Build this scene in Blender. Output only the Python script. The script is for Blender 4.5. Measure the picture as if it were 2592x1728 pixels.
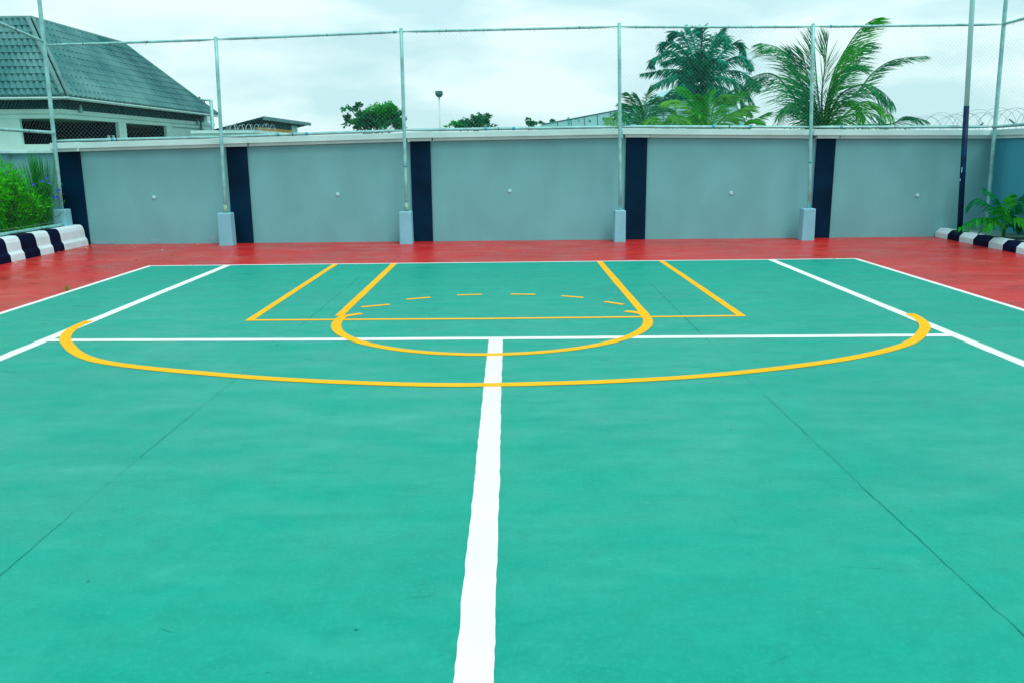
import bpy, math, random
from mathutils import Vector, Matrix

sc = bpy.context.scene
for o in list(bpy.data.objects):
    bpy.data.objects.remove(o)
R = random.Random(7)

# ------------------------------------------------------------------ camera
FPX, PITCH, YAW, ROLL = 2161.42, 0.2187, -0.0007, -0.0093
CAM = Vector((0.1407, 0.0, 1.6848))
fwd = Vector((math.sin(YAW)*math.cos(PITCH), math.cos(YAW)*math.cos(PITCH), -math.sin(PITCH)))
rt0 = Vector((math.cos(YAW), -math.sin(YAW), 0))
up0 = rt0.cross(fwd)
RT = rt0*math.cos(ROLL) + up0*math.sin(ROLL)
UP = up0*math.cos(ROLL) - rt0*math.sin(ROLL)
cd = bpy.data.cameras.new('camera')
cd.sensor_width = 36; cd.sensor_fit = 'HORIZONTAL'
cd.lens = 36*FPX/2592
cd.clip_start = 0.05; cd.clip_end = 3000
cam = bpy.data.objects.new('camera', cd)
sc.collection.objects.link(cam)
m = Matrix((RT, UP, -fwd)).transposed().to_4x4()
m.translation = CAM
cam.matrix_world = m
sc.camera = cam

# ------------------------------------------------------------------ sky and sun (bright overcast)
SUN_EL, SUN_AZ = math.radians(58), math.radians(148)      # azimuth measured from +Y (north) clockwise
w = bpy.data.worlds.new('World'); sc.world = w; w.use_nodes = True
nt = w.node_tree; nt.nodes.clear()
N = nt.nodes.new; LK = nt.links.new
out = N('ShaderNodeOutputWorld'); bg = N('ShaderNodeBackground'); bg.inputs['Strength'].default_value = 0.1
sky = N('ShaderNodeTexSky'); sky.sky_type = 'NISHITA'; sky.sun_disc = False
sky.sun_elevation = SUN_EL; sky.sun_rotation = SUN_AZ
tc = N('ShaderNodeTexCoord')
mp = N('ShaderNodeMapping'); mp.inputs['Scale'].default_value = (1.0, 1.0, 3.4); mp.inputs['Location'].default_value = (3.1, 0.4, 1.7)
n1 = N('ShaderNodeTexNoise'); n1.inputs['Scale'].default_value = 4.6; n1.inputs['Detail'].default_value = 5; n1.inputs['Roughness'].default_value = 0.5
n1.inputs['Distortion'].default_value = 0.35
cr = N('ShaderNodeValToRGB')
cr.color_ramp.elements[0].position = 0.40; cr.color_ramp.elements[0].color = (5.25, 7.85, 8.2, 1)
cr.color_ramp.elements[1].position = 0.585; cr.color_ramp.elements[1].color = (7.7, 9.6, 9.6, 1)
mx = N('ShaderNodeMix'); mx.data_type = 'RGBA'; mx.inputs[0].default_value = 0.94
LK(tc.outputs['Generated'], mp.inputs['Vector']); LK(mp.outputs[0], n1.inputs['Vector'])
LK(n1.outputs['Fac'], cr.inputs['Fac'])
LK(sky.outputs[0], mx.inputs[6]); LK(cr.outputs[0], mx.inputs[7])
LK(mx.outputs[2], bg.inputs['Color']); LK(bg.outputs[0], out.inputs['Surface'])

sd = bpy.data.lights.new('sun', 'SUN'); sd.energy = 1.5; sd.angle = math.radians(25); sd.color = (1.0, 0.95, 0.86)
so = bpy.data.objects.new('sun', sd); sc.collection.objects.link(so)
sdir = Vector((math.sin(SUN_AZ)*math.cos(SUN_EL), math.cos(SUN_AZ)*math.cos(SUN_EL), math.sin(SUN_EL)))
so.rotation_euler = sdir.to_track_quat('Z', 'Y').to_euler()
so.location = (0, 0, 30)
vs = sc.view_settings
vs.view_transform = 'Standard'; vs.look = 'None'; vs.exposure = 0.22; vs.gamma = 1.0; vs.use_curve_mapping = False
sc.cycles.max_bounces = 6; sc.cycles.transparent_max_bounces = 8
sc.cycles.use_denoising = True

# ------------------------------------------------------------------ helpers
C = sc.collection
def ray(px, py):                                    # direction through a photo pixel (2592 x 1728)
    x = (px-1296)/FPX; y = -(py-864)/FPX
    return fwd + RT*x + UP*y
def at(px, py, Y):
    d = ray(px, py); return CAM + d*((Y-CAM.y)/d.y)
def atx(px, py, X):
    d = ray(px, py); return CAM + d*((X-CAM.x)/d.x)
def atz(px, py, Z=0.0):
    d = ray(px, py); return CAM + d*((Z-CAM.z)/d.z)

def tag(o, label=None, cat=None, group=None, kind=None):
    if label: o['label'] = label
    if cat: o['category'] = cat
    if group: o['group'] = group
    if kind: o['kind'] = kind
    return o
def thing(name, label, cat, loc=(0, 0, 0), group=None):
    o = bpy.data.objects.new(name, None); C.objects.link(o); o.location = loc
    o.empty_display_size = 0.2
    return tag(o, label, cat, group)

class MB:
    def __init__(s): s.v = []; s.f = []
    def face(s, pts):
        n = len(s.v); s.v += [tuple(p) for p in pts]; s.f.append(tuple(range(n, n+len(pts)))); return s
    def box(s, x0, x1, y0, y1, z0, z1):
        return s.hexa([(x0,y0,z0),(x1,y0,z0),(x1,y1,z0),(x0,y1,z0)], [(x0,y0,z1),(x1,y0,z1),(x1,y1,z1),(x0,y1,z1)])
    def hexa(s, b, t):
        n = len(s.v); s.v += [tuple(p) for p in b] + [tuple(p) for p in t]
        for f in ((3,2,1,0),(4,5,6,7),(0,1,5,4),(1,2,6,5),(2,3,7,6),(3,0,4,7)): s.f.append(tuple(n+i for i in f))
        return s
    def prism(s, prof, a, b):                       # a closed profile list of offsets swept from point a to b; prof given as vectors
        n = len(s.v); k = len(prof)
        s.v += [tuple(Vector(a)+p) for p in prof] + [tuple(Vector(b)+p) for p in prof]
        for i in range(k): s.f.append((n+i, n+(i+1)%k, n+k+(i+1)%k, n+k+i))
        s.f.append(tuple(n+i for i in range(k-1, -1, -1))); s.f.append(tuple(n+k+i for i in range(k)))
        return s
    def tube(s, pts, rad, sides=8, cap=True):
        pts = [Vector(p) for p in pts]; k = len(pts)
        if not isinstance(rad, (list, tuple)): rad = [rad]*k
        n = len(s.v); prev = None
        for i, p in enumerate(pts):
            t = (pts[min(i+1, k-1)] - pts[max(i-1, 0)])
            if t.length < 1e-9: t = Vector((0, 0, 1))
            t.normalize()
            if prev is None:
                ref = Vector((0, 0, 1)) if abs(t.z) < .9 else Vector((1, 0, 0))
                u = t.cross(ref).normalized()
            else:
                u = (prev - t*prev.dot(t)).normalized()
            prev = u; v = t.cross(u)
            for j in range(sides):
                a = 2*math.pi*j/sides
                s.v.append(tuple(p + (u*math.cos(a)+v*math.sin(a))*rad[i]))
        for i in range(k-1):
            for j in range(sides):
                a = n+i*sides+j; b = n+i*sides+(j+1) % sides
                s.f.append((a, b, b+sides, a+sides))
        if cap:
            s.f.append(tuple(n+j for j in range(sides-1, -1, -1)))
            s.f.append(tuple(n+(k-1)*sides+j for j in range(sides)))
        return s
    def build(s, name, mat, parent=None, smooth=False, bevel=0):
        me = bpy.data.meshes.new(name)
        off = Vector(parent.location) if parent is not None else Vector()
        if parent is not None and parent.parent is not None: off = off + Vector(parent.parent.location)
        me.from_pydata([tuple(Vector(p)-off) for p in s.v], [], s.f)
        me.materials.append(mat)
        if smooth: me.polygons.foreach_set('use_smooth', [True]*len(me.polygons))
        me.update()
        o = bpy.data.objects.new(name, me); C.objects.link(o)
        if parent is not None: o.parent = parent
        if bevel:
            bv = o.modifiers.new('bevel', 'BEVEL'); bv.width = bevel; bv.segments = 2; bv.limit_method = 'ANGLE'
        return o

def spline(P, n=8):
    P = [Vector(p) for p in P]; out = []
    for i in range(len(P)-1):
        a = P[max(i-1, 0)]; b = P[i]; c = P[i+1]; d = P[min(i+2, len(P)-1)]
        for j in range(n):
            t = j/n
            out.append(0.5*((2*b)+(c-a)*t+(2*a-5*b+4*c-d)*t*t+(3*b-a-3*c+d)*t**3))
    out.append(P[-1]); return out

def material(name, col, rough=0.6, var=0.12, scale=3.0, stretch=(1, 1, 1), spec=0.3, metal=0.0, bump=0.0, bscale=60, col2=None, lo=.35, hi=.65, detail=6):
    M = bpy.data.materials.new(name); M.use_nodes = True
    t = M.node_tree; b = t.nodes['Principled BSDF']
    b.inputs['Roughness'].default_value = rough; b.inputs['Metallic'].default_value = metal
    b.inputs['Specular IOR Level'].default_value = spec
    co = t.nodes.new('ShaderNodeTexCoord'); mpn = t.nodes.new('ShaderNodeMapping'); mpn.inputs['Scale'].default_value = stretch
    t.links.new(co.outputs['Object'], mpn.inputs['Vector'])
    nz = t.nodes.new('ShaderNodeTexNoise'); nz.inputs['Scale'].default_value = scale; nz.inputs['Detail'].default_value = detail
    t.links.new(mpn.outputs[0], nz.inputs['Vector'])
    rp = t.nodes.new('ShaderNodeValToRGB')
    c2 = col2 or tuple(min(1, c*(1+var)) for c in col); c1 = col if col2 else tuple(c*(1-var) for c in col)
    rp.color_ramp.elements[0].position = lo; rp.color_ramp.elements[0].color = (*c1, 1)
    rp.color_ramp.elements[1].position = hi; rp.color_ramp.elements[1].color = (*c2, 1)
    t.links.new(nz.outputs['Fac'], rp.inputs['Fac']); t.links.new(rp.outputs[0], b.inputs['Base Color'])
    if bump:
        n2 = t.nodes.new('ShaderNodeTexNoise'); n2.inputs['Scale'].default_value = bscale; n2.inputs['Detail'].default_value = 4
        t.links.new(co.outputs['Object'], n2.inputs['Vector'])
        bp = t.nodes.new('ShaderNodeBump'); bp.inputs['Strength'].default_value = bump; bp.inputs['Distance'].default_value = 0.01
        t.links.new(n2.outputs['Fac'], bp.inputs['Height']); t.links.new(bp.outputs[0], b.inputs['Normal'])
    return M

def leafmat(name, col, col2, scale=2.0, trans=0.3, rough=0.45):
    M = material(name, col, .6, col2=col2, scale=scale, spec=0.12, lo=.4, hi=.6)
    t = M.node_tree; b = t.nodes['Principled BSDF']; o = t.nodes['Material Output']
    tr = t.nodes.new('ShaderNodeBsdfTranslucent'); ms = t.nodes.new('ShaderNodeMixShader'); ms.inputs[0].default_value = trans
    rp = [x for x in t.nodes if x.type == 'VALTORGB'][0]
    t.links.new(rp.outputs[0], tr.inputs['Color'])
    t.links.new(b.outputs[0], ms.inputs[1]); t.links.new(tr.outputs[0], ms.inputs[2]); t.links.new(ms.outputs[0], o.inputs['Surface'])
    return M

def paint_floor(name, base, alt, wear, rough_lo, rough_hi, speck_dark, speck_light, spec=0.3, patch=(.44, .66)):
    """painted concrete: brushed streaks, darker and paler patches, dirt specks, uneven gloss"""
    M = bpy.data.materials.new(name); M.use_nodes = True
    t = M.node_tree; L = t.links.new; nn = t.nodes.new; b = t.nodes['Principled BSDF']
    b.inputs['Specular IOR Level'].default_value = spec
    co = nn('ShaderNodeTexCoord')
    def noise(sc_, stretch=(1, 1, 1), det=6, rg=0.55):
        mpn = nn('ShaderNodeMapping'); mpn.inputs['Scale'].default_value = stretch; L(co.outputs['Object'], mpn.inputs['Vector'])
        z = nn('ShaderNodeTexNoise'); z.inputs['Scale'].default_value = sc_; z.inputs['Detail'].default_value = det; z.inputs['Roughness'].default_value = rg
        L(mpn.outputs[0], z.inputs['Vector']); return z.outputs['Fac']
    def ramp(fac, a, c, ca=(0, 0, 0, 1), cb=(1, 1, 1, 1)):
        r = nn('ShaderNodeValToRGB'); r.color_ramp.elements[0].position = a; r.color_ramp.elements[1].position = c
        r.color_ramp.elements[0].color = ca; r.color_ramp.elements[1].color = cb; L(fac, r.inputs['Fac']); return r.outputs[0]
    def mix(f, a, c):
        x = nn('ShaderNodeMix'); x.data_type = 'RGBA'
        L(f, x.inputs[0])
        for i, q in ((6, a), (7, c)):
            if isinstance(q, tuple): x.inputs[i].default_value = (*q, 1)
            else: L(q, x.inputs[i])
        return x.outputs[2]
    col = mix(ramp(noise(0.55, (1, 1.0, 1), 5), patch[0], patch[1]), base, alt)
    col = mix(ramp(noise(1.5, (0.8, 1.7, 1), 9, .68), .50, .86), col, wear)
    col = mix(ramp(noise(6.0, (1, 1, 1), 10, .74), .42, .92), col, tuple(c*.74 for c in base))
    col = mix(ramp(noise(46, (1, 1, 1), 5, .7), .50, .95), col, tuple(min(1, c*1.30+.015) for c in base))
    col = mix(ramp(noise(2.6, (.30, 3.2, 1), 8, .72), .60, .84), col, tuple(c*.80 for c in base))
    # dirt specks and pale chips
    def specks(scale, thr, colr, c_in, gate_lo, gate_hi):
        v = nn('ShaderNodeTexVoronoi'); v.inputs['Scale'].default_value = scale; v.inputs['Randomness'].default_value = 1
        L(co.outputs['Object'], v.inputs['Vector'])
        g = ramp(noise(0.9 if scale < 10 else 2.2), gate_lo, gate_hi)
        s = ramp(v.outputs['Distance'], thr*.55, thr, (1, 1, 1, 1), (0, 0, 0, 1))
        mm = nn('ShaderNodeMath'); mm.operation = 'MULTIPLY'; L(g, mm.inputs[0]); L(s, mm.inputs[1])
        return mix(mm.outputs[0], c_in, colr)
    col = specks(4.5, .035, speck_dark, col, .45, .5)
    col = specks(30, .11, speck_light, col, .54, .66)
    L(col, b.inputs['Base Color'])
    r = nn('ShaderNodeMapRange'); L(noise(2.2, (0.55, 1.5, 1), 8, .65), r.inputs['Value'])
    r.inputs['From Min'].default_value = .3; r.inputs['From Max'].default_value = .7
    r.inputs['To Min'].default_value = rough_lo; r.inputs['To Max'].default_value = rough_hi
    L(r.outputs[0], b.inputs['Roughness'])
    bp = nn('ShaderNodeBump'); bp.inputs['Strength'].default_value = .20; bp.inputs['Distance'].default_value = .008
    L(noise(9, (1, 1, 1), 8, .6), bp.inputs['Height']); L(bp.outputs[0], b.inputs['Normal'])
    return M

# materials
M_green = paint_floor('green_court_paint', (.000, .340, .253), (.002, .312, .240), (.030, .405, .322), .22, .60, (.005, .06, .06), (.10, .50, .42), spec=.14)
M_red = paint_floor('red_apron_paint', (.60, .018, .016), (.47, .026, .024), (.58, .170, .150), .18, .52, (.10, .02, .02), (.75, .40, .34), spec=.28, patch=(.42, .62))
M_white = material('white_line_paint', (.80, .80, .83), .55, .035, 2.5, spec=.15)
M_yellow = material('yellow_line_paint', (.98, .475, .008), .6, .06, 1.5, spec=.06, lo=.3, hi=.7)
M_crack = material('dark_crack', (.002, .125, .10), .9, .5, 9)
M_wall = material('grey_wall_render', (.170, .465, .500), .85, .06, 1.6, (1, 1, .6), spec=.1, bump=.25, bscale=45)
M_wallr = material('blue_grey_wall_render', (.055, .36, .47), .85, .05, 1.1, (1, 1, .45), spec=.2, bump=.25, bscale=45)
M_coping = material('coping_paint', (.55, .88, .88), .75, .06, 2.2, spec=.25, bump=.1)
M_navy = material('navy_pillar_paint', (.000, .019, .048), .55, .3, 1.5, spec=.08, bump=.1)
M_plug = material('white_plastic', (.42, .78, .82), .5, .03, 8)
M_galv = material('galvanised_pipe', (.24, .58, .58), .42, .18, 6, metal=.15, spec=.5)
M_wire = material('galvanised_wire', (.26, .44, .44), .5, .1, 4, metal=.2)
M_sleeve = material('dull_steel', (.10, .20, .21), .5, .2, 9, metal=.3)
M_bluemark = material('blue_paint', (.05, .38, .52), .6, .1, 9)
M_block = material('footing_render', (.22, .56, .68), .85, .06, 4, spec=.2, bump=.3, bscale=30)
M_kwhite = material('white_kerb_paint', (.58, .78, .84), .6, col2=(.70, .90, .97), scale=4, lo=.3, hi=.6, spec=.2, bump=.2)
M_kblack = material('black_kerb_paint', (.000, .003, .028), .55, .35, 4, spec=.1, bump=.15)
M_soil = material('planting_soil', (.030, .060, .045), .95, .5, 9, bump=.8, bscale=25)
M_paver = material('grey_green_slab', (.16, .33, .30), .8, .25, 5, bump=.3)
M_ground = material('rough_ground', (.06, .10, .045), .95, .3, .4)
M_tile = material('roof_tile', (.014, .150, .165), .55, col2=(.105, .290, .290), scale=.9, stretch=(1, 1, 1), spec=.25, bump=.15, lo=.3, hi=.75)
M_cap = material('roof_ridge_cap', (.10, .27, .27), .55, .15, 3)
M_hwhite = material('house_white_paint', (.56, .94, .88), .7, .05, 1.2, spec=.25)
M_fascia = material('house_fascia_paint', (.62, .98, .96), .6, .06, 2)
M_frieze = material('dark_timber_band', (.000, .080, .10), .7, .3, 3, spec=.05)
M_inner = material('dark_interior', (.000, .014, .034), .7, .4, 1.0, spec=.04)  # near-black: the shade inside the porch is put into this colour
M_porch = material('porch_plaster', (.18, .56, .53), .8, .08, 1)
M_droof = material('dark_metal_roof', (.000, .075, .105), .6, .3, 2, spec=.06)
M_dfascia = material('grey_blue_fascia', (.08, .25, .28), .6, .2, 2)
M_yell = material('yellow_house_paint', (.78, .42, .07), .75, .12, 2)
M_ware = material('pale_grey_sheeting', (.33, .72, .75), .6, .08, .5, spec=.3)
M_seam = material('sheeting_seam', (.04, .15, .15), .7, .2, 3)
M_lampw = material('lamp_pole_paint', (.55, .75, .74), .5, .04, 2)
M_lampd = material('lamp_head_grey', (.03, .16, .17), .5, .2, 4)
M_pdark = material('navy_pole_paint', (.000, .028, .080), .5, .4, 5, spec=.15)
M_plight = material('pale_pole_paint', (.44, .90, .88), .45, .06, 3, spec=.4)
M_steelw = material('razor_wire_steel', (.22, .42, .43), .4, .1, 5, metal=.3)
M_steelp = material('razor_wire_bright_steel', (.40, .66, .68), .4, .1, 5, metal=.1)
M_bark = material('bark', (.06, .07, .045), .9, .35, 6, bump=.5, bscale=20)
M_oil = leafmat('oil_palm_leaf', (.000, .185, .135), (.004, .390, .250), 1.2, .28)
M_coco = leafmat('coconut_leaf', (.000, .165, .080), (.010, .350, .095), 1.0, .32)
M_coco2 = leafmat('coconut_leaf_bright', (.004, .310, .025), (.060, .520, .040), 1.0, .35)
M_yfrond = leafmat('yellow_green_leaf', (.035, .340, .030), (.14, .52, .085), 1.5, .4)
M_ydark = leafmat('young_palm_leaf', (.000, .150, .070), (.015, .300, .095), 1.5, .25)
M_rachis = material('leaf_stalk', (.05, .22, .06), .6, .2, 4)
M_tree = leafmat('tree_leaf', (.000, .140, .080), (.006, .290, .090), .8, .25)
M_tree2 = leafmat('tree_leaf_bright', (.002, .26, .045), (.02, .44, .06), .8, .3)
M_shrub = leafmat('shrub_leaf', (.006, .40, .004), (.10, .84, .015), 5, .42)
M_shrub2 = leafmat('broad_leaf', (.010, .200, .040), (.12, .50, .16), 6, .3)
M_stem = leafmat('rush_leaf', (.002, .190, .020), (.03, .42, .05), 6, .35)
M_flower = material('violet_petal', (.05, .10, .80), .6, .15, 20)
M_litter = material('pale_dead_leaf', (.72, .68, .45), .8, .15, 30)
M_litterd = material('brown_dead_leaf', (.16, .05, .04), .8, .25, 30)
M_weed = leafmat('weed_leaf', (.20, .30, .04), (.40, .34, .08), 15, .3)

# ------------------------------------------------------------------ ground, apron, court
tag(MB().box(-700, 700, -300, 1500, -1.0, -0.03).build('ground', M_ground), kind='structure')
apron = MB()
nx, ny = 36, 60
apron.face([(-8.3, -14, 0), (9.3, -14, 0), (9.3, 16.6, 0), (-8.3, 16.6, 0)])
tag(apron.build('court_apron', M_red), kind='structure')
XL, XR, YB, YF2 = -5.47, 5.505, 13.22, -10.6
def ybase(x): return 13.222 + 0.0079*x
court = MB().face([(XL, YF2, .004), (XR, YF2, .004), (XR, ybase(XR), .004), (XL, ybase(XL), .004)]).build('court', M_green)
tag(court, kind='structure')

def ribbon(pts, width, z, jitter=0.0, seed=1, step=None):
    """flat painted stripe with a slightly uneven hand-painted edge"""
    r = random.Random(seed); P = [Vector((p[0], p[1], 0)) for p in pts]
    if step:
        Q = []
        for a, b in zip(P[:-1], P[1:]):
            k = max(1, int((b-a).length/step))
            Q += [a.lerp(b, i/k) for i in range(k)]
        P = Q + [P[-1]]
    mb = MB(); n = len(P); el = er = 0.0; rows = []
    for i, p in enumerate(P):
        t = (P[min(i+1, n-1)]-P[max(i-1, 0)]).normalized(); s = Vector((t.y, -t.x, 0))
        wd = width(i/(n-1)) if callable(width) else width
        el = el*.35 + r.uniform(-1, 1)*jitter; er = er*.35 + r.uniform(-1, 1)*jitter
        if jitter and r.random() < .02: el += jitter*2.0
        a = p - s*(wd/2+el); b = p + s*(wd/2+er)
        rows.append(((a.x, a.y, z), (b.x, b.y, z)))
    for q in range(n-1): mb.face([rows[q][0], rows[q+1][0], rows[q+1][1], rows[q][1]])
    return mb
def line(name, pts, width, z, m, jitter=.003, seed=1, step=.12):
    return ribbon(pts, width, z, jitter, seed, step).build(name, m, court)
line('baseline', [(XL-.03, ybase(XL)), (XR+.03, ybase(XR))], .062, .0050, M_white, .002, 1)
line('sideline', [(XL, YF2), (-5.465, 9.6), (-5.468, 13.15)], .072, .0053, M_white, .002, 2)
line('sideline', [(5.53, YF2), (5.525, 8.83), (5.50, 13.22)], .072, .0053, M_white, .002, 3)
line('singles_line', [(-4.19, YF2), (-4.225, 7.08), (-4.25, 10.4), (-4.26, 13.19)], .112, .0056, M_white, .003, 4)
line('singles_line', [(4.21, YF2), (4.20, 6.57), (4.19, 10), (4.175, 13.22)], .112, .0056, M_white, .003, 5)
line('service_line', [(-4.20, 7.795), (-1.45, 7.722), (-.02, 7.703), (1.6, 7.69), (4.19, 7.66)], .112, .0059, M_white, .003, 6)
line('center_line', [(-.012, 7.66), (-.010, 6.0), (-.002, 4.45), (.004, 2.47), (.006, 0), (.02, -5.5)], .131, .0062, M_white, .0026, 7, .045)
line('lane_line', [(-2.59, 13.17), (-2.585, 11), (-2.578, 8.64)], .082, .0065, M_yellow, .002, 8)
line('lane_line', [(2.455, 13.21), (2.48, 11.6), (2.51, 8.64)], .082, .0065, M_yellow, .002, 9)
line('lane_line', [(-1.682, 13.18), (-1.684, 11), (-1.69, 8.86)], .090, .0065, M_yellow, .002, 10)
line('lane_line', [(1.500, 13.20), (1.512, 11), (1.53, 8.72)], .090, .0065, M_yellow, .002, 11)
line('free_throw_line', [(-2.62, 8.675), (-.04, 8.638), (2.55, 8.67)], .072, .0068, M_yellow, .0015, 12)
cx, cy, rr = -.063, 8.66, 1.585
arc = [(cx+rr*math.cos(a), cy+(1.605 if math.sin(a) < 0 else 1.5)*math.sin(a)) for a in [math.pi-.115 + (math.pi+.23)*i/90 for i in range(91)]]
arc = [(-1.47, 8.985), (-1.545, 8.93)] + arc + [(1.425, 8.93), (1.35, 8.985)]
ribbon(arc, .098, .0072, .0015, 13).build('free_throw_circle', M_yellow, court)
for a, b in (((915, 779), (987, 772)), ((1028, 759.5), (1090, 754)), ((1157, 748.5), (1220, 746.5)), ((1292, 746.2), (1355, 746.8)), ((1421, 750.5), (1477, 755)), ((1530, 765), (1578, 772.5))):
    A, B = atz(*a), atz(*b)
    line('arc_dash', [(A.x, A.y), (B.x, B.y)], .070, .0068, M_yellow, .001, int(a[0]))
tri = spline([(-4.262, 8.72, 0), (-4.215, 8.25, 0), (-3.955, 7.66, 0), (-3.30, 6.93, 0), (-2.05, 6.43, 0), (-1.0, 6.18, 0), (0, 6.095, 0), (1.42, 6.25, 0), (2.70, 6.70, 0), (3.55, 7.26, 0), (4.01, 7.86, 0), (4.20, 8.3, 0), (4.262, 8.70, 0)], 10)
ribbon(tri, .100, .0076, .0015, 14).build('three_point_line', M_yellow, court)
# hairline expansion joints
def crack(px, seed, wmax):
    r = random.Random(seed); P = []
    G = [atz(*p) for p in px]
    for a, b in zip(G[:-1], G[1:]):
        k = max(2, int((b-a).length/.06))
        P += [a.lerp(b, i/k) + Vector((r.gauss(0, .0022), 0, 0)) for i in range(k)]
    wob = [0.25]
    for _ in P: wob.append(min(1, max(.12, wob[-1]+r.uniform(-.3, .3))))
    for i in range(len(wob)):
        if r.random() < .02: wob[i] = 1.8
    mb = ribbon([(p.x, p.y) for p in P], lambda u: wmax*wob[int(u*(len(P)-1))], .0045, 0, seed)
    mb.build('joint_crack', M_crack, court)
crack([(941, 677), (815, 781), (683, 890), (551, 997), (349, 1163), (180, 1303), (0, 1459), (-260, 1680)], 3, .0060)
crack([(1640, 712), (1743, 815), (1886, 954), (1963, 1026), (2125, 1178), (2272, 1317), (2430, 1462), (2592, 1611), (2800, 1800)], 5, .0070)
for a, b, wd in (((2140, 1437), (2230, 1440), .006), ((1945, 1684), (1990, 1662), .007), ((620, 1712), (684, 1703), .007), ((400, 1590), (436, 1603), .004), ((1015, 1516), (1096, 1509), .004),
                 ((1900, 1330), (1918, 1337), .007), ((2198, 1053), (2222, 1056), .009), ((0, 940), (42, 942), .014), ((770, 908), (800, 909), .014), ((1150, 903), (1180, 902), .012), ((1828, 861), (1990, 861), .006),
                 ((1520, 912), (1600, 918), .006), ((1900, 945), (1728, 925), .005), ((2328, 790), (2346, 788), .02), ((1850, 1310), (1866, 1322), .005)):
    A, B = atz(*a), atz(*b)
    line('scuff_mark', [(A.x, A.y), (B.x, B.y)], wd*.33, .0047, M_crack, wd*.3, int(a[0]), .02)

# ------------------------------------------------------------------ back wall
TOP = [(-8.47, 1.908), (-5.3, 1.972), (-1.6, 2.047), (2.3, 2.08), (6.0, 2.026), (9.45, 1.996)]
def ztop(x):
    for (a, za), (b, zb) in zip(TOP[:-1], TOP[1:]):
        if x <= b: return za+(zb-za)*(x-a)/(b-a)
    return TOP[-1][1]
YW = 16.55
wall = thing('boundary_wall', 'long grey rendered wall with five navy pillars across the back of the court', 'wall', (0, YW, 0))
pil = [(-8.46, -8.0), (-5.232, -4.842), (-1.757, -1.376), (2.315, 2.715), (5.91, 6.268)]
b = MB()
xs = [-8.46, -8.0] + [x for p in pil[1:] for x in p] + [9.25]
for x0, x1 in zip(xs[:-1], xs[1:]):
    b.hexa([(x0, YW, -.05), (x1, YW, -.05), (x1, YW+.2, -.05), (x0, YW+.2, -.05)],
           [(x0, YW, ztop(x0)-.166), (x1, YW, ztop(x1)-.166), (x1, YW+.2, ztop(x1)-.166), (x0, YW+.2, ztop(x0)-.166)])
b.build('wall_face', M_wall, wall)
def slab(x0, x1, y0, y1, dz0, dz1):
    return ([(x0, y0, ztop(x0)+dz0), (x1, y0, ztop(x1)+dz0), (x1, y1, ztop(x1)+dz0), (x0, y1, ztop(x0)+dz0)],
            [(x0, y0, ztop(x0)+dz1), (x1, y0, ztop(x1)+dz1), (x1, y1, ztop(x1)+dz1), (x0, y1, ztop(x0)+dz1)])
caps = [(-8.47, -7.985), (-5.30, -4.79), (-1.83, -1.318), (2.225, 2.758), (5.80, 6.335)]
cp = MB(); 
ends = [c[1] for c in caps]; starts = [c[0] for c in caps[1:]] + [9.25]
for x0, x1 in zip(ends, starts):
    cp.hexa(*slab(x0, x1, YW-.12, YW+.27, -.108, 0)); cp.hexa(*slab(x0, x1, YW-.07, YW+.24, -.163, -.108))
cp.build('coping', M_coping, wall, bevel=.006)
for (p0, p1), (c0, c1) in zip(pil, caps):
    zc = ztop((p0+p1)/2)
    o = MB().box(p0, p1, YW-.045, YW-.002, -.03, zc-.164).build('pillar', M_navy, wall, bevel=.006)
    k = MB(); k.hexa(*slab(c0, c1, YW-.18, YW+.3, -.106, .006)); k.hexa(*slab(p0-.025, p1+.03, YW-.125, YW+.25, -.162, -.106))
    k.build('cap', M_coping, o, bevel=.006)
for px, py in ((390, 500), (855, 492.5), (1290.5, 484), (1851, 489.5), (2322, 495)):
    p = at(px, py, YW)
    MB().tube([(p.x, YW+.01, p.z), (p.x, YW-.012, p.z), (p.x, YW-.018, p.z)], [.034, .034, .026], 16).build('drain_plug', M_plug, wall, smooth=False)

# patched plaster smears low on the first bay
pm = material('fresh_plaster', (.20, .46, .53), .9, .05, 6, bump=.3)
for (x0, x1, z0, z1, sd_) in ((230, 294, 607, 620, 1), (377, 408, 603, 616, 2), (527, 550, 594, 612, 3)):
    A = at(x0, z1, YW); B = at(x1, z0, YW); r = random.Random(sd_); n = 18
    ctr = Vector(((A.x+B.x)/2, YW-.004, (A.z+B.z)/2)); hx = (B.x-A.x)/2; hz = (B.z-A.z)/2
    MB().face([(ctr.x+hx*math.cos(t)*r.uniform(.8, 1.1), YW-.004, max(.005, ctr.z+hz*math.sin(t)*r.uniform(.75, 1.15))) for t in [2*math.pi*i/n for i in range(n)]]).build('plaster_patch', pm, wall)

# side walls
wr = thing('boundary_wall', 'blue-grey side wall meeting the back wall in the corner behind the small palm', 'wall', (9.25, 10, 0))
MB().box(9.25, 9.45, 2, YW-.002, -.05, 1.832).build('wall_face', M_wallr, wr)
k = MB(); k.box(9.13, 9.5, 2, YW-.123, 1.888, 1.996); k.box(9.18, 9.48, 2, YW-.073, 1.834, 1.888); k.build('coping', M_coping, wr, bevel=.006)
wl = thing('boundary_wall', 'low grey-green wall with thin coping behind the flowering shrubs', 'wall', (-9.35, 12, 0))
MB().box(-9.55, -9.35, 4, YW, -.05, 1.73).build('wall_face', M_wall, wl)
MB().box(-9.36, -8.475, YW+.01, YW+.2, -.05, 1.73).build('return_face', M_wall, wl)
k = MB(); k.box(-9.58, -9.30, 4, YW-.06, 1.732, 1.79); k.box(-9.58, -8.48, YW-.056, YW+.23, 1.731, 1.789); k.build('coping', M_coping, wl, bevel=.005)

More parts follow.
